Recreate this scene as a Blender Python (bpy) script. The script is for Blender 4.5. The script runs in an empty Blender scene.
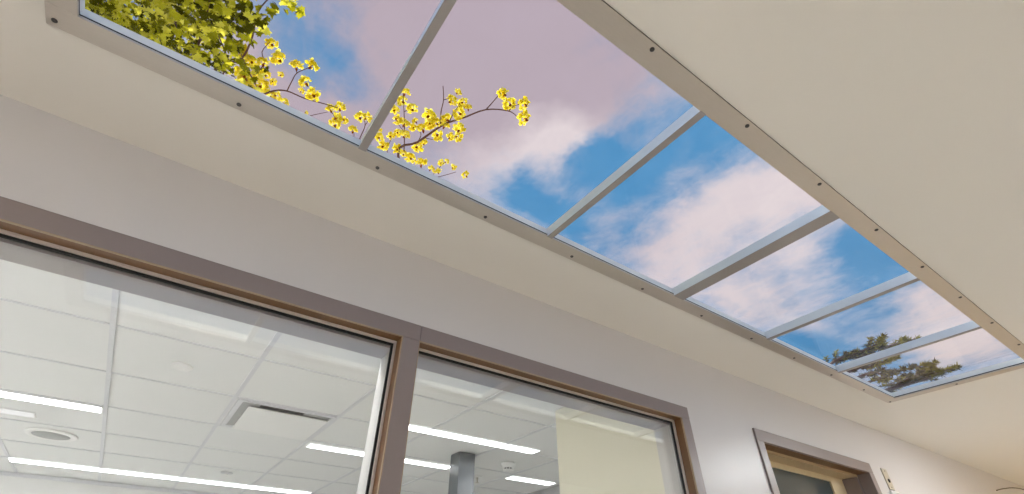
import bpy, bmesh, math, random
from mathutils import Vector, Matrix
random.seed(11)
S = bpy.context.scene
C = S.collection
EYE = 1.463                       # camera height; heights below are given relative to it
PI = math.pi

# ------------------------------------------------------------------ camera
FPX, PITCH, YAW = 471.9, 0.659305, 0.617723
F = Vector((math.cos(PITCH)*math.sin(YAW), math.cos(PITCH)*math.cos(YAW), math.sin(PITCH)))
R = Vector((math.cos(YAW), -math.sin(YAW), 0))
U = R.cross(F)
cam = bpy.data.objects.new('camera', bpy.data.cameras.new('camera'))
C.objects.link(cam)
cam.matrix_world = Matrix(((R.x, U.x, -F.x, 0), (R.y, U.y, -F.y, 0), (R.z, U.z, -F.z, EYE), (0, 0, 0, 1)))
cam.data.sensor_width = 36; cam.data.lens = 36*FPX/1024
cam.data.clip_start = 0.02; cam.data.clip_end = 500
S.camera = cam

def at(x, y, h):
    """point at height h above the eye along the line of sight x, y"""
    d = F*FPX + R*(x-512) - U*(y-247)
    d = d*(h/d.z)
    return Vector((d.x, d.y, h+EYE))

# ------------------------------------------------------------------ materials
def srgb(r, g, b):
    f = lambda c: (c/255/12.92) if c/255 <= .04045 else ((c/255+.055)/1.055)**2.4
    return (f(r), f(g), f(b), 1)

def new_mat(name):
    m = bpy.data.materials.new(name); m.use_nodes = True
    nt = m.node_tree
    return m, nt, nt.nodes['Principled BSDF'], nt.nodes['Material Output']

def paint(name, col, rough=.5, metal=0, spec=.5, noise=0, scale=30, bump=0, stretch=None):
    m, nt, b, o = new_mat(name)
    b.inputs['Base Color'].default_value = col
    b.inputs['Roughness'].default_value = rough
    b.inputs['Metallic'].default_value = metal
    b.inputs['Specular IOR Level'].default_value = spec
    if noise or bump:
        tc = nt.nodes.new('ShaderNodeTexCoord')
        mp = nt.nodes.new('ShaderNodeMapping')
        nt.links.new(tc.outputs['Object'], mp.inputs['Vector'])
        if stretch: mp.inputs['Scale'].default_value = stretch
        n = nt.nodes.new('ShaderNodeTexNoise'); n.inputs['Scale'].default_value = scale; n.inputs['Detail'].default_value = 4
        nt.links.new(mp.outputs[0], n.inputs['Vector'])
        if noise:
            mx = nt.nodes.new('ShaderNodeMix'); mx.data_type = 'RGBA'
            mx.inputs['A'].default_value = tuple(c*(1-noise) for c in col[:3])+(1,)
            mx.inputs['B'].default_value = tuple(min(1, c*(1+noise)) for c in col[:3])+(1,)
            nt.links.new(n.outputs['Fac'], mx.inputs['Factor'])
            nt.links.new(mx.outputs['Result'], b.inputs['Base Color'])
        if bump:
            bp = nt.nodes.new('ShaderNodeBump'); bp.inputs['Strength'].default_value = bump; bp.inputs['Distance'].default_value = .01
            nt.links.new(n.outputs['Fac'], bp.inputs['Height']); nt.links.new(bp.outputs[0], b.inputs['Normal'])
    return m

def emit(name, col, strength):
    m, nt, b, o = new_mat(name)
    nt.nodes.remove(b)
    e = nt.nodes.new('ShaderNodeEmission'); e.inputs['Color'].default_value = col; e.inputs['Strength'].default_value = strength
    nt.links.new(e.outputs[0], o.inputs['Surface'])
    return m

def clear_glass(name, tint, ior=1.45, rough=0.0):
    m, nt, b, o = new_mat(name)
    nt.nodes.remove(b)
    t = nt.nodes.new('ShaderNodeBsdfTransparent'); t.inputs['Color'].default_value = tint
    g = nt.nodes.new('ShaderNodeBsdfGlossy'); g.inputs['Roughness'].default_value = rough
    fr = nt.nodes.new('ShaderNodeFresnel')
    ge = nt.nodes.new('ShaderNodeNewGeometry'); io = nt.nodes.new('ShaderNodeMix')     # no bending: leaving the pane reflects as entering it
    nt.links.new(ge.outputs['Backfacing'], io.inputs['Factor']); io.inputs['A'].default_value = ior; io.inputs['B'].default_value = 1/ior
    nt.links.new(io.outputs['Result'], fr.inputs['IOR'])
    mx = nt.nodes.new('ShaderNodeMixShader')
    nt.links.new(fr.outputs[0], mx.inputs[0]); nt.links.new(t.outputs[0], mx.inputs[1]); nt.links.new(g.outputs[0], mx.inputs[2])
    nt.links.new(mx.outputs[0], o.inputs['Surface'])
    return m

def leaf_mat(name, stops, trans=.5, rough=.5):
    m, nt, b, o = new_mat(name)
    nt.nodes.remove(b)
    geo = nt.nodes.new('ShaderNodeNewGeometry')
    cr = nt.nodes.new('ShaderNodeValToRGB')
    cr.color_ramp.interpolation = 'LINEAR'
    els = cr.color_ramp.elements
    while len(els) < len(stops): els.new(.5)
    for e, (p, c) in zip(els, stops): e.position = p; e.color = c
    nt.links.new(geo.outputs['Random Per Island'], cr.inputs['Fac'])
    d = nt.nodes.new('ShaderNodeBsdfDiffuse'); t = nt.nodes.new('ShaderNodeBsdfTranslucent')
    mx = nt.nodes.new('ShaderNodeMixShader'); mx.inputs[0].default_value = trans
    nt.links.new(cr.outputs[0], d.inputs['Color']); nt.links.new(cr.outputs[0], t.inputs['Color'])
    nt.links.new(d.outputs[0], mx.inputs[1]); nt.links.new(t.outputs[0], mx.inputs[2])
    nt.links.new(mx.outputs[0], o.inputs['Surface'])
    return m

M = dict(
    wall2=paint('opposite wall paint', srgb(234, 232, 230), .5, bump=.03, scale=160),
    wall=paint('wall paint', srgb(211, 208, 209), .34, spec=.5, bump=.03, scale=160),
    ceil=paint('ceiling paint', srgb(234, 230, 222), .7, bump=.03, scale=120),
    floor=paint('vinyl floor', srgb(216, 213, 208), .35, noise=.05, scale=8),
    officefloor=paint('office floor', srgb(205, 203, 198), .5, noise=.05, scale=8),
    officewall=paint('office wall paint', srgb(226, 226, 224), .6, bump=.02, scale=140),
    cream=paint('cream wall paint', srgb(212, 208, 188), .6, bump=.02, scale=140),
    greywall=paint('grey wall paint', srgb(150, 152, 152), .6, bump=.02, scale=140),
    tile=paint('mineral tile', srgb(230, 231, 230), .9, noise=.012, scale=220, bump=.05),
    tbar=paint('white enamel bar', srgb(214, 215, 219), .5, noise=.01),
    frame=paint('taupe enamel', srgb(139, 127, 126), .33, spec=.55, noise=.03, scale=60),
    stop=paint('pale enamel stop', srgb(205, 196, 190), .35),
    inside=paint('pale lit enamel reveal', srgb(190, 188, 185), .4),  # pale tone carries the office light falling on the jambs
    warmlit=paint('warm lit brown enamel', srgb(108, 72, 34), .4),  # soffit of the taupe frame, warm light put into a brown colour
    litedge=paint('tan lit edge enamel', srgb(160, 140, 114), .35),  # lit front edge of the frame, put in as a tan strip
    cap=paint('shade grey cap', srgb(164, 159, 156), .4, metal=.4),  # shaded underside of the bars put into a darker colour
    head=paint('shaded enamel head', srgb(166, 161, 162), .4),  # darker copy of the inner frame enamel, shade put into the colour
    gasket=paint('black rubber', srgb(16, 16, 17), .6),
    alu=paint('brushed aluminium', srgb(204, 196, 186), .42, metal=.85, noise=.06, scale=40, stretch=(1, 18, 18)),
    alubar=paint('satin aluminium bar', srgb(236, 242, 248), .3, metal=.45, noise=.05, scale=40, stretch=(18, 1, 18)),
    reveal=paint('white lacquer', srgb(246, 250, 251), .25),
    screw=paint('dark steel screw', srgb(92, 90, 90), .35, metal=.8),
    slot=paint('black recess', srgb(14, 14, 15), .8),
    doorpaint=paint('beige door paint', srgb(214, 196, 160), .35),
    doorstop=paint('tan stop paint', srgb(186, 162, 124), .35),
    plate=paint('brushed steel plate', srgb(196, 190, 178), .35, metal=.6, noise=.06, scale=80),
    white=paint('white plastic', srgb(238, 238, 236), .4),
    greyplastic=paint('grey mesh', srgb(168, 170, 170), .6),
    post=paint('slate column cladding', srgb(66, 75, 82), .28, metal=0, noise=.04, scale=30),
    cable=paint('grey cable', srgb(92, 84, 66), .6),
    bark=paint('brown bark', srgb(92, 58, 44), .8, noise=.25, scale=40),
    officelamp=emit('office diffuser', (.98, .995, 1, 1), 8),
    dimlamp=emit('slim diffuser', (1, 1, .98, 1), 1.0),
    nearfill=emit('corridor fill diffuser', (1, .965, .91, 1), 40),  # unseen panel added to light the near part of the corridor
    neutrallamp=emit('neutral corridor diffuser', (.93, .97, 1, 1), 72),
    officefill=emit('office fill diffuser', (.97, .99, 1, 1), 36),  # for unseen panels added to brighten the office
    warmlamp=emit('warm corridor diffuser', (1, .73, .36, 1), 24),
    skyglass=clear_glass('skylight glass', (.99, .995, .995, 1), 1.18),
    window=clear_glass('window glass', (.985, .987, .987, 1), 1.7),
    darkglass=paint('smoked glass', srgb(70, 80, 82), .12, spec=.6),
)

# ------------------------------------------------------------------ mesh helpers
def box(bm, x0, x1, y0, y1, z0, z1, mi=0, bev=0):
    """axis box, heights relative to the eye"""
    vs = [bm.verts.new((x, y, z+EYE)) for x in (x0, x1) for y in (y0, y1) for z in (z0, z1)]
    fs = []
    for q in ((0, 1, 3, 2), (4, 6, 7, 5), (0, 4, 5, 1), (2, 3, 7, 6), (0, 2, 6, 4), (1, 5, 7, 3)):
        f = bm.faces.new([vs[i] for i in q]); f.material_index = mi; fs.append(f)
    if bev:
        es = list({e for f in fs for e in f.edges})
        bmesh.ops.bevel(bm, geom=es, offset=bev, segments=2, affect='EDGES', profile=.6)
    return vs

def lathe(bm, c, prof, n=32, axis='z', mi=0):
    """prof: list of (radius, offset along axis); c absolute"""
    c = Vector(c)
    rings = []
    for r, t in prof:
        ring = []
        for i in range(n):
            a = 2*PI*i/n
            if axis == 'z': p = Vector((r*math.cos(a), r*math.sin(a), t))
            elif axis == 'y': p = Vector((r*math.cos(a), t, r*math.sin(a)))
            else: p = Vector((t, r*math.cos(a), r*math.sin(a)))
            ring.append(bm.verts.new(c+p))
        rings.append(ring)
    for a, b in zip(rings, rings[1:]):
        for i in range(n):
            f = bm.faces.new((a[i], a[(i+1) % n], b[(i+1) % n], b[i])); f.material_index = mi; f.smooth = True
    for ring in (rings[0], rings[-1]):
        f = bm.faces.new(ring); f.material_index = mi
    bmesh.ops.recalc_face_normals(bm, faces=bm.faces[:])

def tube(bm, pts, radii, n=7, mi=0):
    pts = [Vector(p) for p in pts]
    if not isinstance(radii, (list, tuple)): radii = [radii]*len(pts)
    rings = []
    for i, p in enumerate(pts):
        d = (pts[min(i+1, len(pts)-1)]-pts[max(i-1, 0)]).normalized()
        a = d.orthogonal().normalized() if i == 0 else (last - d*last.dot(d)).normalized()
        last = a
        b = d.cross(a)
        rings.append([bm.verts.new(p+(a*math.cos(2*PI*k/n)+b*math.sin(2*PI*k/n))*radii[i]) for k in range(n)])
    for r0, r1 in zip(rings, rings[1:]):
        for k in range(n):
            f = bm.faces.new((r0[k], r0[(k+1) % n], r1[(k+1) % n], r1[k])); f.material_index = mi; f.smooth = True
    for r in (rings[0], rings[-1]):
        f = bm.faces.new(r); f.material_index = mi

def smooth_path(pts, sub=5):
    out = []
    P = [Vector(p) for p in pts]
    for i in range(len(P)-1):
        p0, p1, p2, p3 = P[max(i-1, 0)], P[i], P[i+1], P[min(i+2, len(P)-1)]
        for k in range(sub):
            t = k/sub
            out.append(.5*((2*p1)+(p2-p0)*t+(2*p0-5*p1+4*p2-p3)*t*t+(3*p1-p0-3*p2+p3)*t*t*t))
    out.append(P[-1])
    return out

def obj(name, bm, mats, parent=None, origin=None):
    me = bpy.data.meshes.new(name)
    bmesh.ops.recalc_face_normals(bm, faces=bm.faces[:]) if len(bm.faces) < 3000 else None
    bm.to_mesh(me); bm.free()
    for m in (mats if isinstance(mats, (list, tuple)) else [mats]): me.materials.append(m)
    o = bpy.data.objects.new(name, me); C.objects.link(o)
    if parent is not None: par(o, parent)
    return o

def par(o, parent):
    o.parent = parent
    o.matrix_parent_inverse = Matrix.Translation(parent.location).inverted()

def tag(o, label, cat, group=None, kind=None):
    o['label'] = label; o['category'] = cat
    if group: o['group'] = group
    if kind: o['kind'] = kind
    return o

def empty(name, loc, label, cat, group=None, kind=None):
    o = bpy.data.objects.new(name, None); C.objects.link(o); o.location = loc; o.empty_display_size = .1
    return tag(o, label, cat, group, kind)

def boxes(name, lst, mat, parent=None, bev=0):
    bm = bmesh.new()
    for b in lst: box(bm, *b, bev=bev)
    return obj(name, bm, mat, parent)

# ------------------------------------------------------------------ setting
WY, WB = 1.255, 1.400            # corridor face and office face of the window wall
HC = 0.981                       # corridor ceiling
HO = 0.980                       # office ceiling
XL, XR = -4.2, 8.0               # ends of the corridor
OY = -1.15                       # opposite wall
FL = -EYE
OW, OE, ON = -4.2, 3.30, 6.24    # office walls
TOP = 1.10
# skylight opening
SX0, SX1, SY0, SY1 = -0.455, 3.352, 0.313, 0.911
HXO = .020                       # hidden overlap of the metal frame over the cut edge

tag(boxes('floor', [(XL-.1, XR+.1, OY-.1, WY, FL-.06, FL)], M['floor']), 'pale vinyl corridor floor', 'floor', kind='structure')
tag(boxes('floor_office', [(OW-.1, OE+.1, WY, ON+.1, FL-.06, FL)], M['officefloor']), 'pale office floor beyond the windows', 'floor', kind='structure')
a0, a1, b0, b1 = SX0-HXO, SX1+HXO, SY0-HXO, SY1+HXO
tag(boxes('ceiling', [(XL-.1, a0, OY-.1, WY, HC, 1.016), (a1, XR+.1, OY-.1, WY, HC, 1.016),
                      (a0, a1, OY-.1, b0, HC, 1.016), (a0, a1, b1, WY, HC, 1.016)], M['ceil']),
    'smooth off white corridor ceiling around the long skylight', 'ceiling', kind='structure')

# window wall, with openings for the two windows and the door
W1L, W1R, W2L, W2R = -0.763, 0.482, 0.539, 1.784      # glazed openings at the face
FO = .054                                             # face width of the frames
WT, WTI = .717, .664                                  # head of the frames: outer, inner
WB0, WB1 = -.66, -.607                                # sill of the frames
DL, DR = 2.394, 3.490                                 # door opening
ox0, ox1 = W1L-FO, W2R+FO+.004
dx0, dx1 = DL-FO-.003, DR+FO+.003
tag(boxes('wall_left', [(XL-.1, ox0+.01, WY, WB, FL, TOP), (ox1-.01, dx0+.01, WY, WB, FL, TOP), (dx1-.01, XR+.1, WY, WB, FL, TOP),
                        (ox0+.01, ox1-.01, WY, WB, WT-.01, TOP), (ox0+.01, ox1-.01, WY, WB, FL, WB0+.01),
                        (dx0+.01, dx1-.01, WY, WB, WT-.01, TOP)], M['wall']),
    'satin off white corridor wall holding the windows and the door', 'wall', kind='structure')
tag(boxes('wall_right', [(XL-.1, XR+.1, OY-.1, OY, FL, HC)], M['wall2']), 'off white corridor wall opposite the windows', 'wall', kind='structure')
tag(boxes('wall_near', [(XL-.1, XL, OY, WY, FL, HC)], M['wall']), 'off white wall closing the near end of the corridor', 'wall', kind='structure')
tag(boxes('wall_far', [(XR, XR+.1, OY, WY, FL, HC)], M['wall']), 'off white wall closing the far end of the corridor', 'wall', kind='structure')
tag(boxes('wall_office_back', [(OW-.1, OE+.1, ON, ON+.1, FL, TOP)], M['officewall']), 'white back wall of the office beyond the left window', 'wall', kind='structure')
tag(boxes('wall_office_left', [(OW-.1, OW, WB, ON, FL, TOP)], M['officewall']), 'white side wall of the office', 'wall', kind='structure')
tag(boxes('wall_office_right', [(2.02, OE+.1, 1.66, 1.76, FL, HO), (OE, OE+.1, 1.76, ON, FL, TOP)], M['greywall']), 'grey end wall of the office past the cream partition', 'wall', kind='structure')
tag(boxes('wall_partition', [(1.90, 2.02, WB, 2.215, FL, HO)], M['cream']), 'cream partition wall seen through the right window', 'wall', kind='structure')

# office ceiling: tiles of one mesh, the bars between them as its grid
GX = [(-.352+.6045*k) for k in range(-7, 7)]
GX = [g for g in GX if OW < g < OE]
GY = [2.477-.6265*1, 2.477, 3.098, 3.726, 4.375, 4.985, 5.60]
bm = bmesh.new()
bw = .011
xs = [OW-.1]+GX+[OE+.1]; ys = [WB]+GY+[ON+.05]
for i in range(len(xs)-1):
    for j in range(len(ys)-1):
        box(bm, xs[i]+bw*.2, xs[i+1]-bw*.2, ys[j]+bw*.2, ys[j+1]-bw*.2, HO+.004, TOP)
co = tag(obj('ceiling_office', bm, M['tile']), 'white suspended tile ceiling of the office beyond the windows', 'ceiling', kind='structure')
bm = bmesh.new()
for g in GX: box(bm, g-bw, g+bw, WB, ON, HO-.001, HO+.03)
for g in GY: box(bm, OW, OE, g-.006, g+.006, HO-.0005, HO+.03)
obj('grid', bm, M['tbar'], co)
tag(boxes('trim_office', [(OW, OE, ON-.012, ON, HO-.03, HO)], M['tbar']), 'white angle trim along the top of the office back wall', 'trim', kind='structure')

# ------------------------------------------------------------------ windows
def frame_strip_head(bm, x0, x1):
    box(bm, x0, x1, 1.2505, 1.300, WTI, WT, 0, .0035)
def window(n, xa, xb, outer_l, outer_r, label):
    w = empty('window_%d' % n, ((xa+xb)/2, WY, EYE+WB0), label, 'window', kind='structure')
    bm = bmesh.new()
    Y0, Y1 = 1.2500, 1.300
    box(bm, outer_l, outer_r, Y0, Y1, WTI, WT, 0, .003)          # head
    box(bm, outer_l, outer_r, Y0, Y1, WB0, WB1, 0, .003)         # sill
    if n == 1:
        box(bm, outer_l, xa, Y0, Y1, WB1, WTI, 0, .003)
        box(bm, xb, W2L, Y0, Y1, WB1, WTI, 0, .003)              # mullion between the two windows
    else:
        box(bm, xb, outer_r, Y0, Y1, WB1, WTI, 0, .003)
    obj('window_frame', bm, M['frame'], w)
    e = .0007
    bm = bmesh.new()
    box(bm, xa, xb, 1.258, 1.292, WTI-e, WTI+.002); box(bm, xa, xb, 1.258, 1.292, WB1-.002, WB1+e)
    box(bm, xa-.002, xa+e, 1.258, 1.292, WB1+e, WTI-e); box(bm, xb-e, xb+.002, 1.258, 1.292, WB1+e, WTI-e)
    z_ = obj('rebate', bm, M['warmlit'], w); z_['label'] = 'rebate with warm light in its brown colour'
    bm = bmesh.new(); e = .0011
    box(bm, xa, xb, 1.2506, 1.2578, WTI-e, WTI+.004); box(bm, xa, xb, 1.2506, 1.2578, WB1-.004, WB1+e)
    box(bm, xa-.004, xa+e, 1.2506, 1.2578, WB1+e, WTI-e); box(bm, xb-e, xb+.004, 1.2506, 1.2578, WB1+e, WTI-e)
    z_ = obj('lit_edge', bm, M['litedge'], w); z_['label'] = 'tan strip put in as the lit edge of the frame'
    # stop in front of the glass
    t = .007
    bm = bmesh.new()
    box(bm, xa, xb, 1.292, 1.302, WTI-t, WTI)
    box(bm, xa, xb, 1.292, 1.302, WB1, WB1+t)
    box(bm, xa, xa+t, 1.292, 1.302, WB1+t, WTI-t)
    box(bm, xb-t, xb, 1.292, 1.302, WB1+t, WTI-t)
    s = obj('glazing_stop', bm, M['frame'] if n else M['stop'], w); s['label'] = 'slim pale glazing stop'
    s.data.materials[0] = M['stop']
    bm = bmesh.new()
    g0, g1 = t, t+.0065
    box(bm, xa+g0, xb-g0, 1.300, 1.306, WTI-g1, WTI-g0)
    box(bm, xa+g0, xb-g0, 1.300, 1.306, WB1+g0, WB1+g1)
    box(bm, xa+g0, xa+g1, 1.300, 1.306, WB1+g1, WTI-g1)
    box(bm, xb-g1, xb-g0, 1.300, 1.306, WB1+g1, WTI-g1)
    k = obj('gasket', bm, M['gasket'], w); k['label'] = 'black rubber gasket'
    obj('pane', (lambda b: (box(b, xa+.009, xb-.009, 1.306, 1.312, WB1+.009, WTI-.009), b)[1])(bmesh.new()), M['window'], w)
    # inner side of the frame beyond the glass
    bm = bmesh.new()
    q = .015
    hb = bmesh.new(); box(hb, outer_l+.012, outer_r-.012, 1.3125, 1.400, WTI-q-.004, WT)
    h_ = obj('inner_head', hb, M['head'], w); h_['label'] = 'underside of the frame head beyond the glass, shade in its grey colour'
    box(bm, outer_l+.012, outer_r-.012, 1.3125, 1.400, WB0, WB1+q)
    if n == 1:
        box(bm, outer_l+.012, xa+q, 1.3125, 1.400, WB1+q, WTI-q-.004)
        box(bm, xb-q+.012, W2L+q-.004, 1.3125, 1.400, WB1+q, WTI-q-.004)
    else:
        box(bm, xb-q+.004, outer_r-.012, 1.3125, 1.400, WB1+q, WTI-q-.004)
    r = obj('inner_frame', bm, M['inside'], w); r['label'] = 'inner side of the frame, office light in its pale colour'
    return w
window(1, W1L, W1R, W1L-FO, W2L, 'left interior window of the corridor, taupe metal frame')
window(2, W2L, W2R, W2L, W2R+FO, 'right interior window, nearest the door, taupe metal frame')

# ------------------------------------------------------------------ door
d = empty('door_1', ((DL+DR)/2, WY, 0), 'beige glazed door in a taupe metal frame at the far right', 'door', kind='structure')
bm = bmesh.new()
x0, x1 = DL-FO-.003, DR+FO+.003
box(bm, x0, x1, 1.246, 1.318, WTI-.004, WT, 0, .003)
box(bm, x0, DL, 1.246, 1.318, FL, WTI-.004, 0, .003)
box(bm, DR, x1, 1.246, 1.318, FL, WTI-.004, 0, .003)
obj('door_frame', bm, M['frame'], d)
z_ = boxes('rebate', [(DL, DR, 1.262, 1.3175, WTI-.0055, WTI-.003)], M['warmlit'], d); z_['label'] = 'underside with warm light in its brown colour'
bm = bmesh.new()
box(bm, DL-.01, DR+.01, 1.3185, 1.405, WTI-.019, WTI+.03, 0, .002)
box(bm, DL-.01, DL+.014, 1.3185, 1.405, FL, WTI-.019, 0, .002)
s = obj('door_stop', bm, M['doorstop'], d); s['label'] = 'beige door stop'
bm = bmesh.new()
box(bm, DR-.014, DR+.01, 1.3185, 1.405, FL, WTI-.0195, 0, .002)
s = obj('door_stop', bm, M['frame'], d)
bm = bmesh.new()
Y0, Y1 = 1.4055, 1.450
LT = .617
box(bm, DL-.01, DR+.01, Y0, Y1, LT, WTI-.005)
box(bm, DL-.01, DL+.12, Y0, Y1, FL+.01, LT)
box(bm, DR-.168, DR+.01, Y0, Y1, FL+.01, LT)
box(bm, DL+.12, DR-.168, Y0, Y1, FL+.01, -.9)
lf = obj('leaf', bm, M['doorpaint'], d); lf['label'] = 'beige door leaf'
p = boxes('pane', [(DL+.12, DR-.168, 1.415, 1.423, -.9, LT)], M['darkglass'], d); p['label'] = 'dark glass in the door'
bm = bmesh.new()
lathe(bm, (DR-.08, 1.375, -.45+EYE), [(.011, -.0), (.011, .03)], 16, 'y')
box(bm, DR-.20, DR-.07, 1.362, 1.376, -.46, -.44, 0, .004)
obj('handle', bm, M['plate'], lf)

# ------------------------------------------------------------------ skylight
ZF, ZC, ZG = .975, HC, 1.010
sk = empty('skylight', ((SX0+SX1)/2, (SY0+SY1)/2, EYE+ZF), 'long skylight in the corridor ceiling, brushed metal frame, six panes of sky', 'skylight')
bm = bmesh.new()
fo0, fo1, fp0, fp1 = SX0-.0545, SX1+.055, SY0-.053, SY1+.056
box(bm, fo0, fo1, SY1, fp1, ZF, HC, 0, .0012)
box(bm, fo0, fo1, fp0, SY0, ZF, HC, 0, .0012)
box(bm, fo0, SX0, SY0, SY1, ZF, HC, 0, .0012)
box(bm, SX1, fo1, SY0, SY1, ZF, HC, 0, .0012)
obj('frame', bm, M['alu'], sk)
g = .005
bm = bmesh.new()
for (q0, q1, z0, z1, nm) in ((g, g+.010, HC, ZG, 'r'),):
    box(bm, SX0-q1, SX1+q1, SY1+q0-.002, SY1+q1, HC+.004, ZG-.0005)
    box(bm, SX0-q1, SX1+q1, SY0-q1, SY0-q0+.002, HC+.004, ZG-.0005)
    box(bm, SX0-q1, SX0-q0+.002, SY0-q0, SY1+q0, HC+.004, ZG-.0005)
    box(bm, SX1+q0-.002, SX1+q1, SY0-q0, SY1+q0, HC+.004, ZG-.0005)
rv = obj('reveal', bm, M['reveal'], sk); rv['label'] = 'pale inner sides of the skylight above the metal frame'
bm = bmesh.new()
for (X0_, X1_, Y0_, Y1_) in ((SX0-.012, SX1+.012, SY1+.0005, SY1+.012), (SX0-.012, SX1+.012, SY0-.012, SY0-.0005),
                             (SX0-.012, SX0-.0005, SY0, SY1), (SX1+.0005, SX1+.012, SY0, SY1)):
    box(bm, X0_, X1_, Y0_, Y1_, HC+.0002, HC+.004)
for q_ in ((fo0-.0006, fo1+.0006, fp0-.0006, fp0+.02), (fo0-.0006, fo1+.0006, fp1-.02, fp1+.0006), (fo0-.0006, fo0+.02, fp0+.02, fp1-.02), (fo1-.02, fo1+.0006, fp0+.02, fp1-.02)):
    box(bm, *q_, HC-.0028, HC)
gap_shade = obj('gasket', bm, M['gasket'], sk); gap_shade['label'] = 'black strip put in as the shade of the gap'  # black strips stand in for the shade in the gaps
bars = [(.158, .0105), (.800, .0100), (1.449, .0275), (2.066, .0110), (2.709, .0100)]
for cx, hw in bars:
    bm = bmesh.new(); box(bm, cx-hw, cx+hw, SY0-.002, SY1+.002, ZF+.0005, ZG-.0005, 0, .0015)
    gb = obj('glazing_bar', bm, M['alubar'], sk)
    bm = bmesh.new(); box(bm, cx-hw, cx+hw, SY0-.002, SY1+.002, ZF-.0015, ZF+.0006, 0, .0006)
    c_ = obj('cap', bm, M['cap'], gb); c_.matrix_parent_inverse = (gb.matrix_parent_inverse @ gb.matrix_basis).inverted() @ Matrix.Identity(4) if False else Matrix.Identity(4)  # added strip for the shaded underside of the bar
    c_['label'] = 'added grey strip for the shaded underside of the glazing bar'
edges = [SX0-.0025]+[b[0] for b in bars]+[SX1+.0025]
for e0, e1 in zip(edges, edges[1:]):
    bm = bmesh.new(); box(bm, e0+.0015, e1-.0015, SY0-.0025, SY1+.0025, ZG, ZG+.006)
    obj('pane', bm, M['skyglass'], sk)
bm = bmesh.new()
lathe(bm, (0, 0, 0), [(.0055, 0), (.0055, -.0015), (.0042, -.003), (.0022, -.003), (.0018, -.0018), (.0001, -.0018)], 14)
sp = bpy.data.meshes.new('screw'); bm.to_mesh(sp); bm.free(); sp.materials.append(M['screw'])
def screw(x, y):
    o = bpy.data.objects.new('screw', sp); C.objects.link(o); o.location = (x, y, EYE+ZF); par(o, sk)
for k in range(11): screw(-.494+.3555*k if k < 10 else 3.06+0*k, .949) if k < 10 else screw(3.06, .949)
screw(3.385, .949)
for k in range(12): screw(-.494+.3545*k if k < 11 else 3.385, .272)
screw(-.483, .62); screw(3.380, .62)

# ------------------------------------------------------------------ office ceiling fittings
def lamp(x0, x1, y0, y1, h, label, mat='officelamp', name='linear_light', group=None, housing='white', cat='ceiling light'):
    t = empty(name, ((x0+x1)/2, (y0+y1)/2, EYE+h), label, cat, group)
    e = .006
    bm = bmesh.new()
    box(bm, x0-e, x1+e, y0-e, y0, h-.004, h+.002); box(bm, x0-e, x1+e, y1, y1+e, h-.004, h+.002)
    box(bm, x0-e, x0, y0, y1, h-.004, h+.002); box(bm, x1, x1+e, y0, y1, h-.004, h+.002)
    obj('trim_ring', bm, M[housing], t)
    bm = bmesh.new(); box(bm, x0, x1, y0, y1, h-.003, h+.002)
    obj('diffuser', bm, M[mat], t)
    return t
ot = 'added unseen fill lights of the office ceiling'  # kept out of view, added to brighten the office
for i_, (x_, y_, w_) in enumerate(((-3.2, 2.8, 'nearest the windows'), (-3.2, 4.1, 'in the middle'), (-3.2, 5.3, 'nearest the back wall'))):
    lamp(x_-.3, x_+.3, y_-.3, y_+.3, HO, 'added unseen square fill light left of the linear lights, '+w_, 'officefill', 'square_ceiling_light', ot)
lamp(2.5, 2.95, 2.15, 2.6, HO, 'added square fill light hidden behind the cream partition', 'officefill', 'square_ceiling_light', ot)
for x_, w_ in ((-1.2, 'behind the left half of the left window'), (.2, 'behind the mullion')):  # row added out of sight above the window head, for brightness
    lamp(x_-.45, x_+.45, 1.47, 1.62, HO, 'added unseen linear fill light close to the window wall, '+w_, 'officefill', 'linear_light', 'added fill lights along the window wall')
og = 'linear lights in the office ceiling'
k = .98
lamp(-1.60*k, -.378*k, 3.823*k, 3.945*k, HO, 'bright linear ceiling light at left, above the slim dim one, by the round speaker', group=og)
lamp(-1.95*k, -.727*k, 4.205*k, 4.31*k, HO, 'dim greyish linear ceiling panel beside the round speaker', 'dimlamp', group=og)
lamp(-.975*k, 1.465*k, 5.705*k, 5.86*k, HO, 'longest linear ceiling light, nearest the office back wall', group=og)
lamp(.910*k, 2.118*k, 3.875*k, 3.985*k, HO, 'linear ceiling light passing behind the mullion and the slate column', group=og)
lamp(1.20*k, 2.425*k, 3.035*k, 3.145*k, HO, 'linear ceiling light nearest the right window, in front of the column', group=og)
lamp(2.755*k, 3.27*k, 3.865*k, 3.985*k, HO, 'short linear ceiling light partly hidden by the cream partition', group=og)

# air diffuser with a hanging plaque
t = empty('air_diffuser', (.555, 3.41, EYE+HO), 'square white air diffuser with a dark slot in the office ceiling', 'vent')
GX0, GX1, GY0, GY1 = .2525+.02, .857-.004, 3.098+.012, 3.726-.014
bm = bmesh.new()
w = .03
box(bm, GX0, GX1, GY0, GY0+w, HO-.004, HO+.006); box(bm, GX0, GX1, GY1-w, GY1, HO-.004, HO+.006)
box(bm, GX0, GX0+w, GY0+w, GY1-w, HO-.004, HO+.006); box(bm, GX1-w, GX1, GY0+w, GY1-w, HO-.004, HO+.006)
obj('frame', bm, M['tbar'], t)
bm = bmesh.new(); box(bm, GX0+w, GX1-w, GY0+w, GY1-w, HO+.0035, HO+.006)
n_ = obj('neck', bm, M['greyplastic'], t)
s_ = boxes('slot', [(.405, .660, GY0+w+.001, GY0+w+.060, HO+.001, HO+.0035)], M['slot'], t); s_['label'] = 'black slot'
bm = bmesh.new(); box(bm, .345, GX1-w-.002, GY0+w+.058, GY1-.01, HO-.014, HO-.005, 0, .004)
obj('plaque', bm, M['white'], t)

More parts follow.
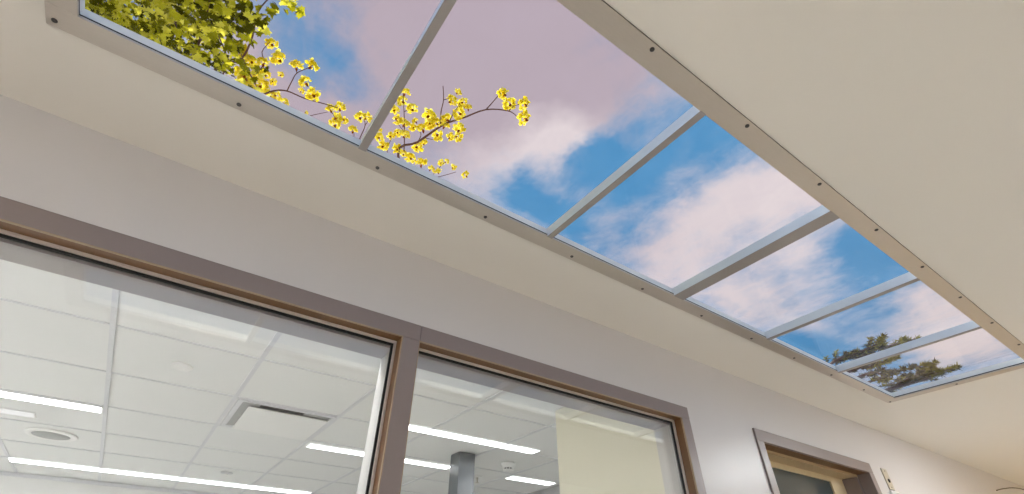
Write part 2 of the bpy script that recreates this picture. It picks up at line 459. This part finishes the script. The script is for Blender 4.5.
t = empty('ceiling_speaker', (-.645, 4.625, EYE+HO), 'round ceiling speaker with a grey grille in the office ceiling', 'speaker')
bm = bmesh.new(); lathe(bm, (-.645, 4.625, EYE+HO+.003), [(.150, 0), (.150, -.006), (.142, -.011), (.112, -.012), (.108, -.008), (.107, 0)], 48)
obj('rim', bm, M['white'], t)
bm = bmesh.new(); lathe(bm, (-.645, 4.625, EYE+HO+.001), [(.108, 0), (.108, -.008), (.06, -.012), (.001, -.013)], 48)
obj('grille', bm, M['greyplastic'], t)

bm = bmesh.new(); lathe(bm, (-.052, 2.795, EYE+HO+.004), [(.048, 0), (.048, -.006), (.044, -.012), (.001, -.013)], 40)
tag(obj('sprinkler_cover', bm, M['white']), 'small round white cover plate in the office ceiling tile, left window', 'sprinkler cover')

t = empty('smoke_detector', (2.405, 3.44, EYE+HO), 'white smoke detector on the office ceiling right of the slate column', 'smoke detector')
bm = bmesh.new(); lathe(bm, (2.405, 3.44, EYE+HO+.002), [(.062, 0), (.062, -.014), (.054, -.020), (.050, -.036), (.046, -.040)], 32)
obj('base', bm, M['white'], t)
bm = bmesh.new(); lathe(bm, (2.405, 3.44, EYE+HO-.038), [(.038, 0), (.038, -.012)], 24); o = obj('sensing_ring', bm, M['screw'], t); o['label'] = 'dark sensing gap'
bm = bmesh.new(); lathe(bm, (2.405, 3.44, EYE+HO-.050), [(.045, 0), (.043, -.010), (.020, -.016), (.001, -.017)], 24); obj('cap', bm, M['white'], t)
bm = bmesh.new()
for i in range(10):
    a = 2*PI*i/10
    tube(bm, [(2.405+.041*math.cos(a), 3.44+.041*math.sin(a), EYE+HO-.036), (2.405+.041*math.cos(a), 3.44+.041*math.sin(a), EYE+HO-.052)], .004, 6)
obj('rib', bm, M['white'], t)

t = empty('pendant_sprinkler', (2.455, 4.00, EYE+HO), 'small pendant sprinkler on the office ceiling just beside the slate column', 'sprinkler')
bm = bmesh.new(); lathe(bm, (2.455, 4.00, EYE+HO+.002), [(.040, 0), (.038, -.006), (.016, -.010)], 24); obj('escutcheon', bm, M['white'], t)
bm = bmesh.new(); lathe(bm, (2.455, 4.00, EYE+HO-.006), [(.010, 0), (.010, -.016), (.006, -.02), (.006, -.04), (.016, -.042), (.016, -.045)], 16); obj('nozzle', bm, M['plate'], t)

t = empty('round_sensor', (.565, 5.16, EYE+HO), 'tiny flat sensor on the office ceiling before the longest linear light', 'sensor')
bm = bmesh.new(); lathe(bm, (.565, 5.16, EYE+HO+.002), [(.05, 0), (.048, -.008), (.02, -.012)], 24); obj('base', bm, M['tbar'], t)
bm = bmesh.new(); lathe(bm, (.565, 5.16, EYE+HO-.009), [(.018, 0), (.012, -.008), (.001, -.010)], 16); obj('lens', bm, M['white'], t)

bm = bmesh.new(); box(bm, 1.884, 2.024, 3.343, 3.480, FL, HO-.001, 0, .004)
o = tag(obj('column', bm, M['post']), 'slate grey square column standing in the office behind the right window', 'column', kind='structure')

# ------------------------------------------------------------------ corridor fittings
t = empty('switch_plate', (3.735, WY, EYE+.65), 'small steel key switch plate on the wall right of the door', 'switch plate')
bm = bmesh.new(); box(bm, 3.700, 3.772, WY-.007, WY+.0005, .592, .712, 0, .0025); obj('plate', bm, M['plate'], t)
bm = bmesh.new(); lathe(bm, (3.736, WY-.006, EYE+.643), [(.011, 0), (.011, -.004), (.008, -.006)], 20, 'y'); o = obj('key_switch', bm, M['gasket'], t); o['label'] = 'dark round key switch'
for zz in (.606, .698):
    bm = bmesh.new(); lathe(bm, (3.736, WY-.006, EYE+zz), [(.004, 0), (.0035, -.0025)], 12, 'y'); obj('screw', bm, M['screw'], t)
t = empty('call_light', (3.745, WY, EYE+.53), 'white dome light on the wall just under the steel key switch plate', 'wall light')
bm = bmesh.new(); box(bm, 3.690, 3.800, WY-.014, WY+.0005, .47, .585, 0, .006); obj('base', bm, M['white'], t)
bm = bmesh.new(); lathe(bm, (3.745, WY-.012, EYE+.528), [(.046, 0), (.045, -.018), (.036, -.032), (.018, -.040), (.001, -.042)], 28, 'y'); obj('dome', bm, M['white'], t)

bm = bmesh.new(); lathe(bm, (.694, .020, EYE+HC+.003), [(.030, 0), (.030, -.006), (.027, -.009), (.001, -.010)], 36)
tag(obj('ceiling_cover', bm, M['ceil']), 'tiny round cover plate on the corridor ceiling at the top edge', 'sprinkler cover')

bm = bmesh.new()
pp = [(6.02, WY-.004, EYE+.835), (6.25, WY-.005, EYE+.872), (6.6, WY-.006, EYE+.918), (6.95, WY-.005, EYE+.944), (7.4, WY-.004, EYE+.950)]
tube(bm, smooth_path(pp, 6), .004, 8)
tag(obj('cable', bm, M['cable']), 'thin dark cable along the wall near the ceiling at the far right', 'cable')

cg = 'square ceiling lights of the corridor'
lamp(-2.3, -1.7, -.55, .05, HC, 'added unseen square ceiling light behind the near end of the skylight', 'nearfill', 'square_ceiling_light', cg)
lamp(3.88, 4.38, -.10, .20, HC, 'white ceiling light beyond the far end of the skylight', 'neutrallamp', 'square_ceiling_light', cg)
lamp(6.9, 7.5, -.85, -.25, HC, 'square warm ceiling light at the end of the corridor', 'warmlamp', 'square_ceiling_light', cg)

# ------------------------------------------------------------------ trees above the skylight
M['leaf'] = leaf_mat('maple leaf', [(0, srgb(56, 54, 4)), (.35, srgb(118, 116, 12)), (.65, srgb(196, 190, 34)), (1, srgb(252, 242, 92))], .55)
M['bloom'] = leaf_mat('yellow blossom', [(0, srgb(222, 198, 28)), (.4, srgb(246, 230, 60)), (1, srgb(255, 248, 120))], .6)
M['bract'] = leaf_mat('red brown bract', [(0, srgb(120, 60, 20)), (1, srgb(170, 92, 24))], .3)
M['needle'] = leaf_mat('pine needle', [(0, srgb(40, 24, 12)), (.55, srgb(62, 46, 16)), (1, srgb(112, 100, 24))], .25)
M['needlelit'] = leaf_mat('sunlit pine needle', [(0, srgb(106, 98, 24)), (1, srgb(168, 158, 44))], .35)  # paler copy for the tips, sunlight put into the colour

def rnd(a, b): return random.uniform(a, b)
def rot_random(): return Matrix.Rotation(rnd(0, 2*PI), 3, 'Z') @ Matrix.Rotation(rnd(-1, 1), 3, 'X') @ Matrix.Rotation(rnd(-1, 1), 3, 'Y')

LEAF = [(0, 0), (.16, .02), (.42, -.05), (.36, .14), (.56, .30), (.34, .36), (.40, .58), (.20, .54), (.0, .95)]
LEAF = LEAF + [(-x, y) for x, y in LEAF[-2:0:-1]]
def maple_leaf(bm, c, s, rot, mi=0):
    vs = [bm.verts.new(Vector(c)+rot @ Vector((x*s, (y-.4)*s, -abs(x)*s*.35-(y-.4)**2*s*.3))) for x, y in LEAF]
    m = bm.verts.new(Vector(c)+rot @ Vector((0, 0, .02*s)))
    for i in range(len(vs)):
        f = bm.faces.new((m, vs[i], vs[(i+1) % len(vs)])); f.material_index = mi

HB = 2.75                                          # height of the maple twigs over the eye
Ptrunk = Vector((-2.6, 7.1, 0))
mt = empty('maple_tree', Ptrunk, 'yellow flowering maple reaching over the near end of the skylight', 'tree')
bm = bmesh.new()
crotch = Vector((-2.55, 7.0, 3.6))
tube(bm, smooth_path([Ptrunk, (-2.64, 7.12, 1.6), crotch, (-2.2, 6.6, 5.2), (-2.0, 6.2, 6.6)], 6), [.17-.12*i/24 for i in range(25)], 12)
obj('trunk', bm, M['bark'], mt)
bm = bmesh.new()
hub = at(140, 130, HB)                              # bough runs above the office roof to here
hub2 = at(470, 300, HB)
pth = smooth_path([crotch, (-2.2, 5.0, 4.35), (-1.6, 3.6, 4.4), hub], 8)
tube(bm, pth, [.085-.055*i/(len(pth)-1) for i in range(len(pth))], 10)
pth = smooth_path([(-2.2, 5.0, 4.35), (-.6, 4.0, 4.5), (.6, 2.9, 4.35), hub2], 8)
tube(bm, pth, [.055-.035*i/(len(pth)-1) for i in range(len(pth))], 9)
obj('bough', bm, M['bark'], mt)

def br(px, r0, r1, h=HB, hv=0.0, sub=4):
    """one twig through the sight lines px, heights wander by hv"""
    pts = [at(x, y, h+hv*math.sin(i*1.7)) for i, (x, y) in enumerate(px)]
    pth = smooth_path(pts, sub)
    bm = bmesh.new()
    tube(bm, pth, [r0+(r1-r0)*i/(len(pth)-1) for i in range(len(pth))], 7)
    o = obj('branch', bm, M['bark'], mt)
    return pth
hp = (140, 130)
twigs = [
    # in the leafy near end
    ([hp, (160, 70), (176, 20), (168, -30), (160, -90)], .012, .005),
    ([hp, (190, 60), (205, 22), (214, -30)], .010, .004),
    ([hp, (215, 70), (240, 60), (252, 38), (258, 12), (275, -8)], .009, .003),
    ([hp, (110, 60), (100, 10), (90, -60)], .010, .004),
    ([(215, 100), (226, 62), (222, 44), (215, 30)], .006, .003),
    # sprays between the leaves and the first bar
    ([hp, (225, 112), (258, 97), (273, 91), (287, 91), (305, 98.5), (327, 104.5), (338, 108)], .0075, .0026),
    ([(287, 91), (292, 81), (297, 73), (308, 68), (313, 65)], .004, .0018),
    ([(297, 73), (295, 66)], .003, .0016),
    ([(262, 96), (252, 78), (244, 62), (240, 50)], .005, .002),
    ([(252, 78), (264, 64), (262, 52), (270, 42)], .004, .002),
    ([(305, 98.5), (312, 95)], .003, .0015),
    ([(327, 104.5), (334, 116), (336, 122)], .003, .0015),
    ([(305, 117), (318, 114), (328, 112)], .003, .0014),
    ([(350, 160), (360, 138), (365, 126), (364, 119)], .005, .002),
    ([(365, 126), (369, 119)], .003, .0016),
    ([(348, 150), (354, 136), (352, 129)], .003, .0016),
    # big spray after the first bar
    ([(470, 300), (420, 215), (398, 155), (418, 142), (443, 125), (463, 118), (486, 109.6), (508.6, 111), (517, 116.7)], .012, .0026),
    ([(486, 109.6), (492, 103), (498, 96), (501, 93)], .0045, .002),
    ([(508.6, 111), (514, 106), (521, 104)], .0035, .0018),
    ([(440.5, 124), (441, 112), (443.5, 100), (443, 86)], .005, .0025),
    ([(404, 151), (404.5, 132), (404, 112), (403, 92)], .005, .002),
    ([(404.5, 132), (399, 125), (397, 120)], .003, .0016),
    ([(404, 112), (410, 108)], .003, .0016),
    ([(418, 142), (421, 134), (416, 128)], .004, .002),
    ([(425, 138), (435, 140)], .003, .0016),
    ([(449, 123), (453, 114), (457, 108), (460, 103)], .004, .002),
    ([(443.5, 100), (450, 98)], .003, .0016),
    ([(386, 160), (388, 147), (391, 139), (391, 136)], .004, .0016),
    ([(404, 190), (425, 180), (442, 176), (456, 172)], .005, .0018),
    ([(430, 178), (442, 165), (446, 162)], .003, .0016),
]
for px, r0, r1 in twigs: br(px, r0, r1, HB, .02)

# leafy mass: maple leaves in clumps
def inside(x, y):
    top = 268-0.10*max(0, y)
    if ((x-284)/16)**2+((y+3)/9)**2 < 1: return .8
    if x < 66 or x > top: return 0
    edge = 26+(x-80)*.47
    if y > edge+46: return 0
    dens = 1.0
    if x > 220: dens = .55-.008*(x-220)
    if x > 215 and y < 36: dens = .9-.010*(x-215)
    return dens
bm = bmesh.new()
n = 0
while n < 1250:
    x, y = rnd(40, 302), rnd(-100, 150)
    if y < 0 and x < 250: ok = 1.0
    else: ok = inside(x, y)
    if random.random() > ok: continue
    c = at(x, y, rnd(2.45, 3.25))
    for k_ in range(random.randint(3, 6)):
        q = c+Vector((rnd(-.06, .06), rnd(-.06, .06), rnd(-.05, .05)))
        maple_leaf(bm, q, rnd(.032, .066), rot_random())
    n += 1
fo = obj('foliage', bm, M['leaf'], mt); fo['label'] = 'dense yellow green leaves'

# blossom clusters: four shapes, each spray a copy
def bloom_mesh(seed):
    random.seed(seed)
    bm = bmesh.new()
    for i in range(60):
        a = rnd(0, 2*PI); e = math.asin(rnd(-.45, 1)); r = rnd(.55, 1.0)*.030
        c = Vector((math.cos(a)*math.cos(e)*r*1.15, math.sin(a)*math.cos(e)*r*1.15, math.sin(e)*r*.85))
        rt = rot_random(); s = rnd(.007, .014)
        vs = [bm.verts.new(c+rt @ Vector(p)) for p in ((0, -s, 0), (s*.8, -s*.1, s*.3), (s*.35, s, -s*.1), (-s*.35, s, -s*.1), (-s*.8, -s*.1, s*.3))]
        bm.faces.new(vs)
    for i in range(9):
        a = 2*PI*i/9
        tip = Vector((math.cos(a)*.008, math.sin(a)*.008, rnd(-.020, -.008)))
        b0 = Vector((0, 0, -.034))
        w_ = Vector((-math.sin(a), math.cos(a), 0))*.0026
        f = bm.faces.new([bm.verts.new(p) for p in (b0, b0*.5+tip*.5+w_*1.6, tip+w_*.4, tip-w_*.4, b0*.5+tip*.5-w_*1.6)]); f.material_index = 1
    me = bpy.data.meshes.new('blossom'); bm.to_mesh(me); bm.free()
    me.materials.append(M['bloom']); me.materials.append(M['bract'])
    return me
blooms = [bloom_mesh(30+i) for i in range(5)]
random.seed(5)
z8 = lambda a, b: (240+a/3.294, b/3.294)
z7 = lambda a, b: (330+a/3.527, 60+b/3.527)
spots = [z8(*p)+(s,) for *p, s in (
    (125, 192, 1.2), (185, 215, 1.0), (240, 216, 1.0), (213, 270, 1.15), (240, 310, 1.15), (203, 299, .5), (300, 358, .9), (330, 353, 1.0),
    (322, 385, .9), (312, 408, 1.1), (345, 398, .6), (372, 427, .9), (395, 385, .9), (420, 387, .9), (219, 372, .45), (75, 280, 1.3),
    (55, 245, .9), (120, 318, .9), (145, 337, .9), (98, 313, 1.0), (135, 245, .5), (30, 285, 1.1), (40, 310, 1.0), (75, 205, .9), (40, 205, .9),
    (8, 240, 1.2), (20, 190, .9), (105, 145, .9), (85, 245, .8), (110, 270, .6), (15, 265, 1.1), (5, 160, 1.0), (60, 320, .9))]
spots += [z7(*p)+(s,) for *p, s in (
    (265, 112, .85), (253, 145, .95), (230, 176, .75), (288, 172, 1.0), (238, 212, .95), (262, 222, .9), (292, 238, .8), (240, 258, .8), (266, 262, 1.0),
    (350, 196, 1.1), (352, 226, 1.0), (326, 240, 1.1), (380, 268, 1.1), (405, 228, 1.0), (424, 271, .85), (452, 272, .95), (455, 240, 1.1), (408, 206, 1.0),
    (452, 112, .6), (432, 142, 1.0), (468, 152, 1.0), (486, 167, .7), (455, 190, 1.1), (609, 118, 1.1), (632, 156, 1.25), (682, 155, 1.15), (682, 205, 1.25),
    (174, 272, .8), (216, 268, .8), (188, 302, .95), (310, 307, 1.1), (236, 312, .9), (258, 330, .8), (284, 347, 1.0), (320, 362, 1.2), (358, 384, .8),
    (380, 392, .8), (392, 362, .7), (412, 357, .6), (436, 378, .7), (476, 406, .8), (375, 222, .9), (330, 290, .8), (300, 215, .7), (178, 248, .4))]
for (x, y, s) in spots:
    o = bpy.data.objects.new('blossom', random.choice(blooms)); C.objects.link(o)
    o.location = at(x, y, HB+rnd(-.02, .02)); sc = s*rnd(.9, 1.1)*1.14
    o.scale = (sc, sc, sc); o.rotation_euler = (rnd(-.5, .5)+.5, rnd(-.5, .5), rnd(0, 6.28))
    par(o, mt)

# pine beyond the end of the corridor, four boughs in view
HP = 3.4
zp = lambda a, b: (780+a/4.197, 310+b/4.197)
ptr = at(*zp(300, 310), HP); pdir = (at(*zp(580, 270), HP)-ptr).normalized()
pt = ptr+Vector((.3, 2.6, 0)); pt.z = 0
pn = empty('pine_tree', pt, 'dark pine with lit tips over the far end of the skylight', 'tree')
bm = bmesh.new()
tube(bm, [pt, pt+Vector((.03, 0, 2)), pt+Vector((0, .02, 4)), pt+Vector((.02, 0, 7.5))], [.2, .17, .13, .04], 12)
obj('trunk', bm, M['bark'], pn)
random.seed(23)
def pine(pts, width, n_side, lit):
    P = [at(*zp(*p), HP+.05*math.sin(i*2)) for i, p in enumerate(pts)]
    start = pt+Vector((0, 0, P[0].z-.15))
    path = smooth_path([start]+P, 8)
    vis = path[8:]
    bm = bmesh.new()
    tube(bm, path, [.03-.025*i/(len(path)-1) for i in range(len(path))], 7)
    nb = bmesh.new()
    def tuft(c, d, s, m):
        d = d.normalized()
        for k_ in range(15):
            v = (d*rnd(.3, 1)+Vector((rnd(-1, 1), rnd(-1, 1), rnd(-.5, .6)))*.65).normalized()*s*rnd(.6, 1.1)
            w_ = v.orthogonal().normalized()*s*.07
            w_.rotate(Matrix.Rotation(rnd(0, 6.28), 3, v.normalized()))
            f = nb.faces.new([nb.verts.new(p) for p in (c-w_, c+w_, c+v*.6+w_*.8, c+v, c+v*.6-w_*.8)]); f.material_index = m
    L = len(vis)
    for k_ in range(n_side):
        t = (k_+rnd(0, .8))/n_side
        i = min(L-2, int(t*(L-1)))
        p0 = vis[i]; fwd = (vis[i+1]-vis[i]).normalized()
        side = fwd.cross(Vector((0, 0, 1))).normalized()*random.choice((-1, 1))
        ln = width*(1.05-.75*t)*rnd(.35, 1)
        tip = p0+(side*.75+fwd*.75)*ln+Vector((0, 0, rnd(-.12, .15)*ln))
        mid = p0*.5+tip*.5+Vector((0, 0, .05*ln))
        tube(bm, [p0, mid, tip], [.006, .004, .002], 5)
        for q in range(4):
            u_ = (q+1)/4
            c = p0*(1-u_)+tip*u_
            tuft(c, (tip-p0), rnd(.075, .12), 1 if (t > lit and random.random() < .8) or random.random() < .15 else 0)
    obj('branch', bm, M['bark'], pn)
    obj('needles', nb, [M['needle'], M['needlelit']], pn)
pine([(200, 235), (280, 200), (370, 160), (420, 135)], .42, 36, .7)
pine([(330, 205), (420, 165), (500, 138), (585, 119)], .24, 22, .4)
pine([(270, 268), (350, 245), (420, 222), (480, 205)], .2, 24, .45)
pine([(320, 285), (430, 268), (540, 245), (650, 222)], .2, 28, .8)
pine([(380, 300), (410, 297), (450, 290)], .18, 12, .3)
pine([(430, 340), (500, 305), (580, 270), (630, 250)], .34, 34, .75)
pine([(560, 305), (620, 280), (680, 258), (735, 240)], .24, 20, .4)

# ------------------------------------------------------------------ sky
wd = bpy.data.worlds.new('world'); S.world = wd; wd.use_nodes = True
nt = wd.node_tree; N = nt.nodes; L_ = nt.links
bg = N['Background']
tc = N.new('ShaderNodeTexCoord'); sx = N.new('ShaderNodeSeparateXYZ')
L_.new(tc.outputs['Generated'], sx.inputs[0])
def mth(op, a, b=None, clamp=False):
    n_ = N.new('ShaderNodeMath'); n_.operation = op; n_.use_clamp = clamp
    for i, v in enumerate((a, b)):
        if v is None: continue
        if isinstance(v, (int, float)): n_.inputs[i].default_value = v
        else: L_.new(v, n_.inputs[i])
    return n_.outputs[0]
zc_ = mth('MAXIMUM', sx.outputs['Z'], .08)
u0 = mth('DIVIDE', sx.outputs['X'], zc_); v0 = mth('DIVIDE', sx.outputs['Y'], zc_)
def noise(scale, detail, rough, off=(0, 0, 0), stretch=1.0, dist=0):
    cb = N.new('ShaderNodeCombineXYZ')
    L_.new(mth('ADD', mth('MULTIPLY', u0, stretch), off[0]), cb.inputs[0]); L_.new(mth('ADD', v0, off[1]), cb.inputs[1]); cb.inputs[2].default_value = off[2]
    n_ = N.new('ShaderNodeTexNoise'); n_.inputs['Scale'].default_value = scale; n_.inputs['Detail'].default_value = detail
    n_.inputs['Roughness'].default_value = rough; n_.inputs['Distortion'].default_value = dist
    L_.new(cb.outputs[0], n_.inputs['Vector'])
    return n_
wn = noise(5.0, 4, .6)
ws = N.new('ShaderNodeSeparateXYZ'); L_.new(wn.outputs['Color'], ws.inputs[0])
u = mth('ADD', u0, mth('MULTIPLY', mth('SUBTRACT', ws.outputs[0], .5), .22))
v = mth('ADD', v0, mth('MULTIPLY', mth('SUBTRACT', ws.outputs[1], .5), .22))
def uv(x, y):
    p = at(x, y, 1.0); return p.x, p.y
def gauss(lst):
    tot = None
    for (x, y, su, sv, w_) in lst:
        a, b = uv(x, y)
        e = mth('ADD', mth('POWER', mth('ABSOLUTE', mth('DIVIDE', mth('SUBTRACT', u, a), su)), 2), mth('POWER', mth('ABSOLUTE', mth('DIVIDE', mth('SUBTRACT', v, b), sv)), 2))
        gq = mth('MULTIPLY', mth('EXPONENT', mth('MULTIPLY', e, -1)), w_)
        tot = gq if tot is None else mth('ADD', tot, gq)
    return tot
# cloud cover: banks (+) and clear gaps (-)
cover = gauss([
    (520, 40, .26, .24, .55), (430, 60, .16, .3, .40), (480, 150, .14, .18, .42), (553, 138, .11, .10, .55), (585, 100, .10, .10, .30), (620, 95, .13, .12, .30),
    (400, 30, .16, .25, .35), (310, 10, .09, .10, .40), (345, 120, .22, .12, .42), (300, 105, .2, .1, .3), (250, 60, .10, .12, .30),
    (328, 62, .10, .11, -.50), (285, 30, .07, .09, -.25), (355, 15, .10, .1, -.05),
    (605, 235, .10, .08, .35), (640, 200, .05, .25, .15), (590, 150, .07, .11, -.45), (540, 205, .20, .06, -.60), (620, 165, .16, .10, -.30), (650, 110, .10, .08, -.15),
    (720, 140, .16, .12, -.55), (640, 185, .14, .12, -.40), (622, 232, .10, .10, -.40), (560, 232, .12, .08, -.20),
    (660, 262, .22, .14, .55), (690, 235, .2, .1, .25), (760, 195, .18, .16, .55), (700, 215, .14, .12, .35), (800, 185, .12, .08, .4),
    (800, 250, .20, .16, .40), (740, 295, .25, .12, .55), (860, 250, .20, .12, -.60), (890, 275, .22, .12, -.30), (705, 300, .10, .06, -.2),
    (800, 325, .22, .12, .25), (810, 350, .30, .10, -.55), (870, 318, .22, .14, -.30), (930, 305, .26, .16, .50), (880, 330, .3, .08, .2),
    (960, 345, .35, .18, .50), (900, 362, .3, .10, -.35), (985, 335, .25, .1, .3)])
n1 = noise(3.4, 8, .62, (3.1, 1.7, .4), .8, .35)
n2 = noise(7, 8, .66, (7.3, 2.2, 1.1), 1.7, .5)
dens = mth('ADD', mth('ADD', cover, mth('MULTIPLY', mth('SUBTRACT', n1.outputs['Fac'], .5), 1.15)), mth('MULTIPLY', mth('SUBTRACT', n2.outputs['Fac'], .5), .75))
cr = N.new('ShaderNodeMapRange'); cr.inputs['From Min'].default_value = -.38; cr.inputs['From Max'].default_value = .62; cr.interpolation_type = 'SMOOTHSTEP'
L_.new(dens, cr.inputs['Value'])
# clear sky colour, cloud colour (white banks, mauve overcast towards the near side)
mauve = gauss([(500, 30, .38, .4, 1.0), (400, 40, .3, .4, .8), (620, 90, .2, .2, .5), (330, 110, .3, .3, .7), (620, 240, .25, .2, .35)])
white = gauss([(553, 140, .12, .12, 1.1), (500, 170, .12, .1, .5)])
mv = mth('SUBTRACT', mauve, white, True)
ccol = N.new('ShaderNodeMix'); ccol.data_type = 'RGBA'; L_.new(mv, ccol.inputs['Factor'])
ccol.inputs['A'].default_value = srgb(238, 225, 225); ccol.inputs['B'].default_value = srgb(184, 168, 178)
shade = N.new('ShaderNodeMix'); shade.data_type = 'RGBA'; shade.blend_type = 'MIX'
L_.new(mth('MULTIPLY', n2.outputs['Fac'], .5), shade.inputs['Factor']); L_.new(ccol.outputs['Result'], shade.inputs['A']); shade.inputs['B'].default_value = srgb(196, 180, 196)
skyc = N.new('ShaderNodeMix'); skyc.data_type = 'RGBA'; L_.new(n1.outputs['Fac'], skyc.inputs['Factor'])
skyc.inputs['A'].default_value = srgb(62, 132, 186); skyc.inputs['B'].default_value = srgb(104, 162, 208)
fin = N.new('ShaderNodeMix'); fin.data_type = 'RGBA'
L_.new(cr.outputs['Result'], fin.inputs['Factor']); L_.new(skyc.outputs['Result'], fin.inputs['A']); L_.new(shade.outputs['Result'], fin.inputs['B'])
# below the horizon: dull ground tone
low = N.new('ShaderNodeMix'); low.data_type = 'RGBA'
L_.new(mth('GREATER_THAN', sx.outputs['Z'], 0.0), low.inputs['Factor']); low.inputs['A'].default_value = (.25, .24, .2, 1); L_.new(fin.outputs['Result'], low.inputs['B'])
L_.new(low.outputs['Result'], bg.inputs['Color']); bg.inputs['Strength'].default_value = 1.0

sun = bpy.data.objects.new('sun', bpy.data.lights.new('sun', 'SUN')); C.objects.link(sun)
sun.data.energy = 7; sun.data.angle = .02; sun.data.color = (1, .95, .85)
sdir = Vector((.02, -.78, -.55)).normalized()
sun.rotation_euler = sdir.to_track_quat('-Z', 'Y').to_euler(); sun.location = (3, 6, 9)

# ------------------------------------------------------------------ render settings that belong to the scene
vs = S.view_settings
S.display_settings.display_device = 'sRGB'
vs.view_transform = 'Standard'; vs.look = 'None'; vs.gamma = 1; vs.use_curve_mapping = False; vs.exposure = 0
S.cycles.max_bounces = 10; S.cycles.diffuse_bounces = 6; S.cycles.glossy_bounces = 4; S.cycles.transparent_max_bounces = 24
S.cycles.sample_clamp_indirect = 20; S.cycles.use_denoising = True
S.cycles.caustics_reflective = False; S.cycles.caustics_refractive = False
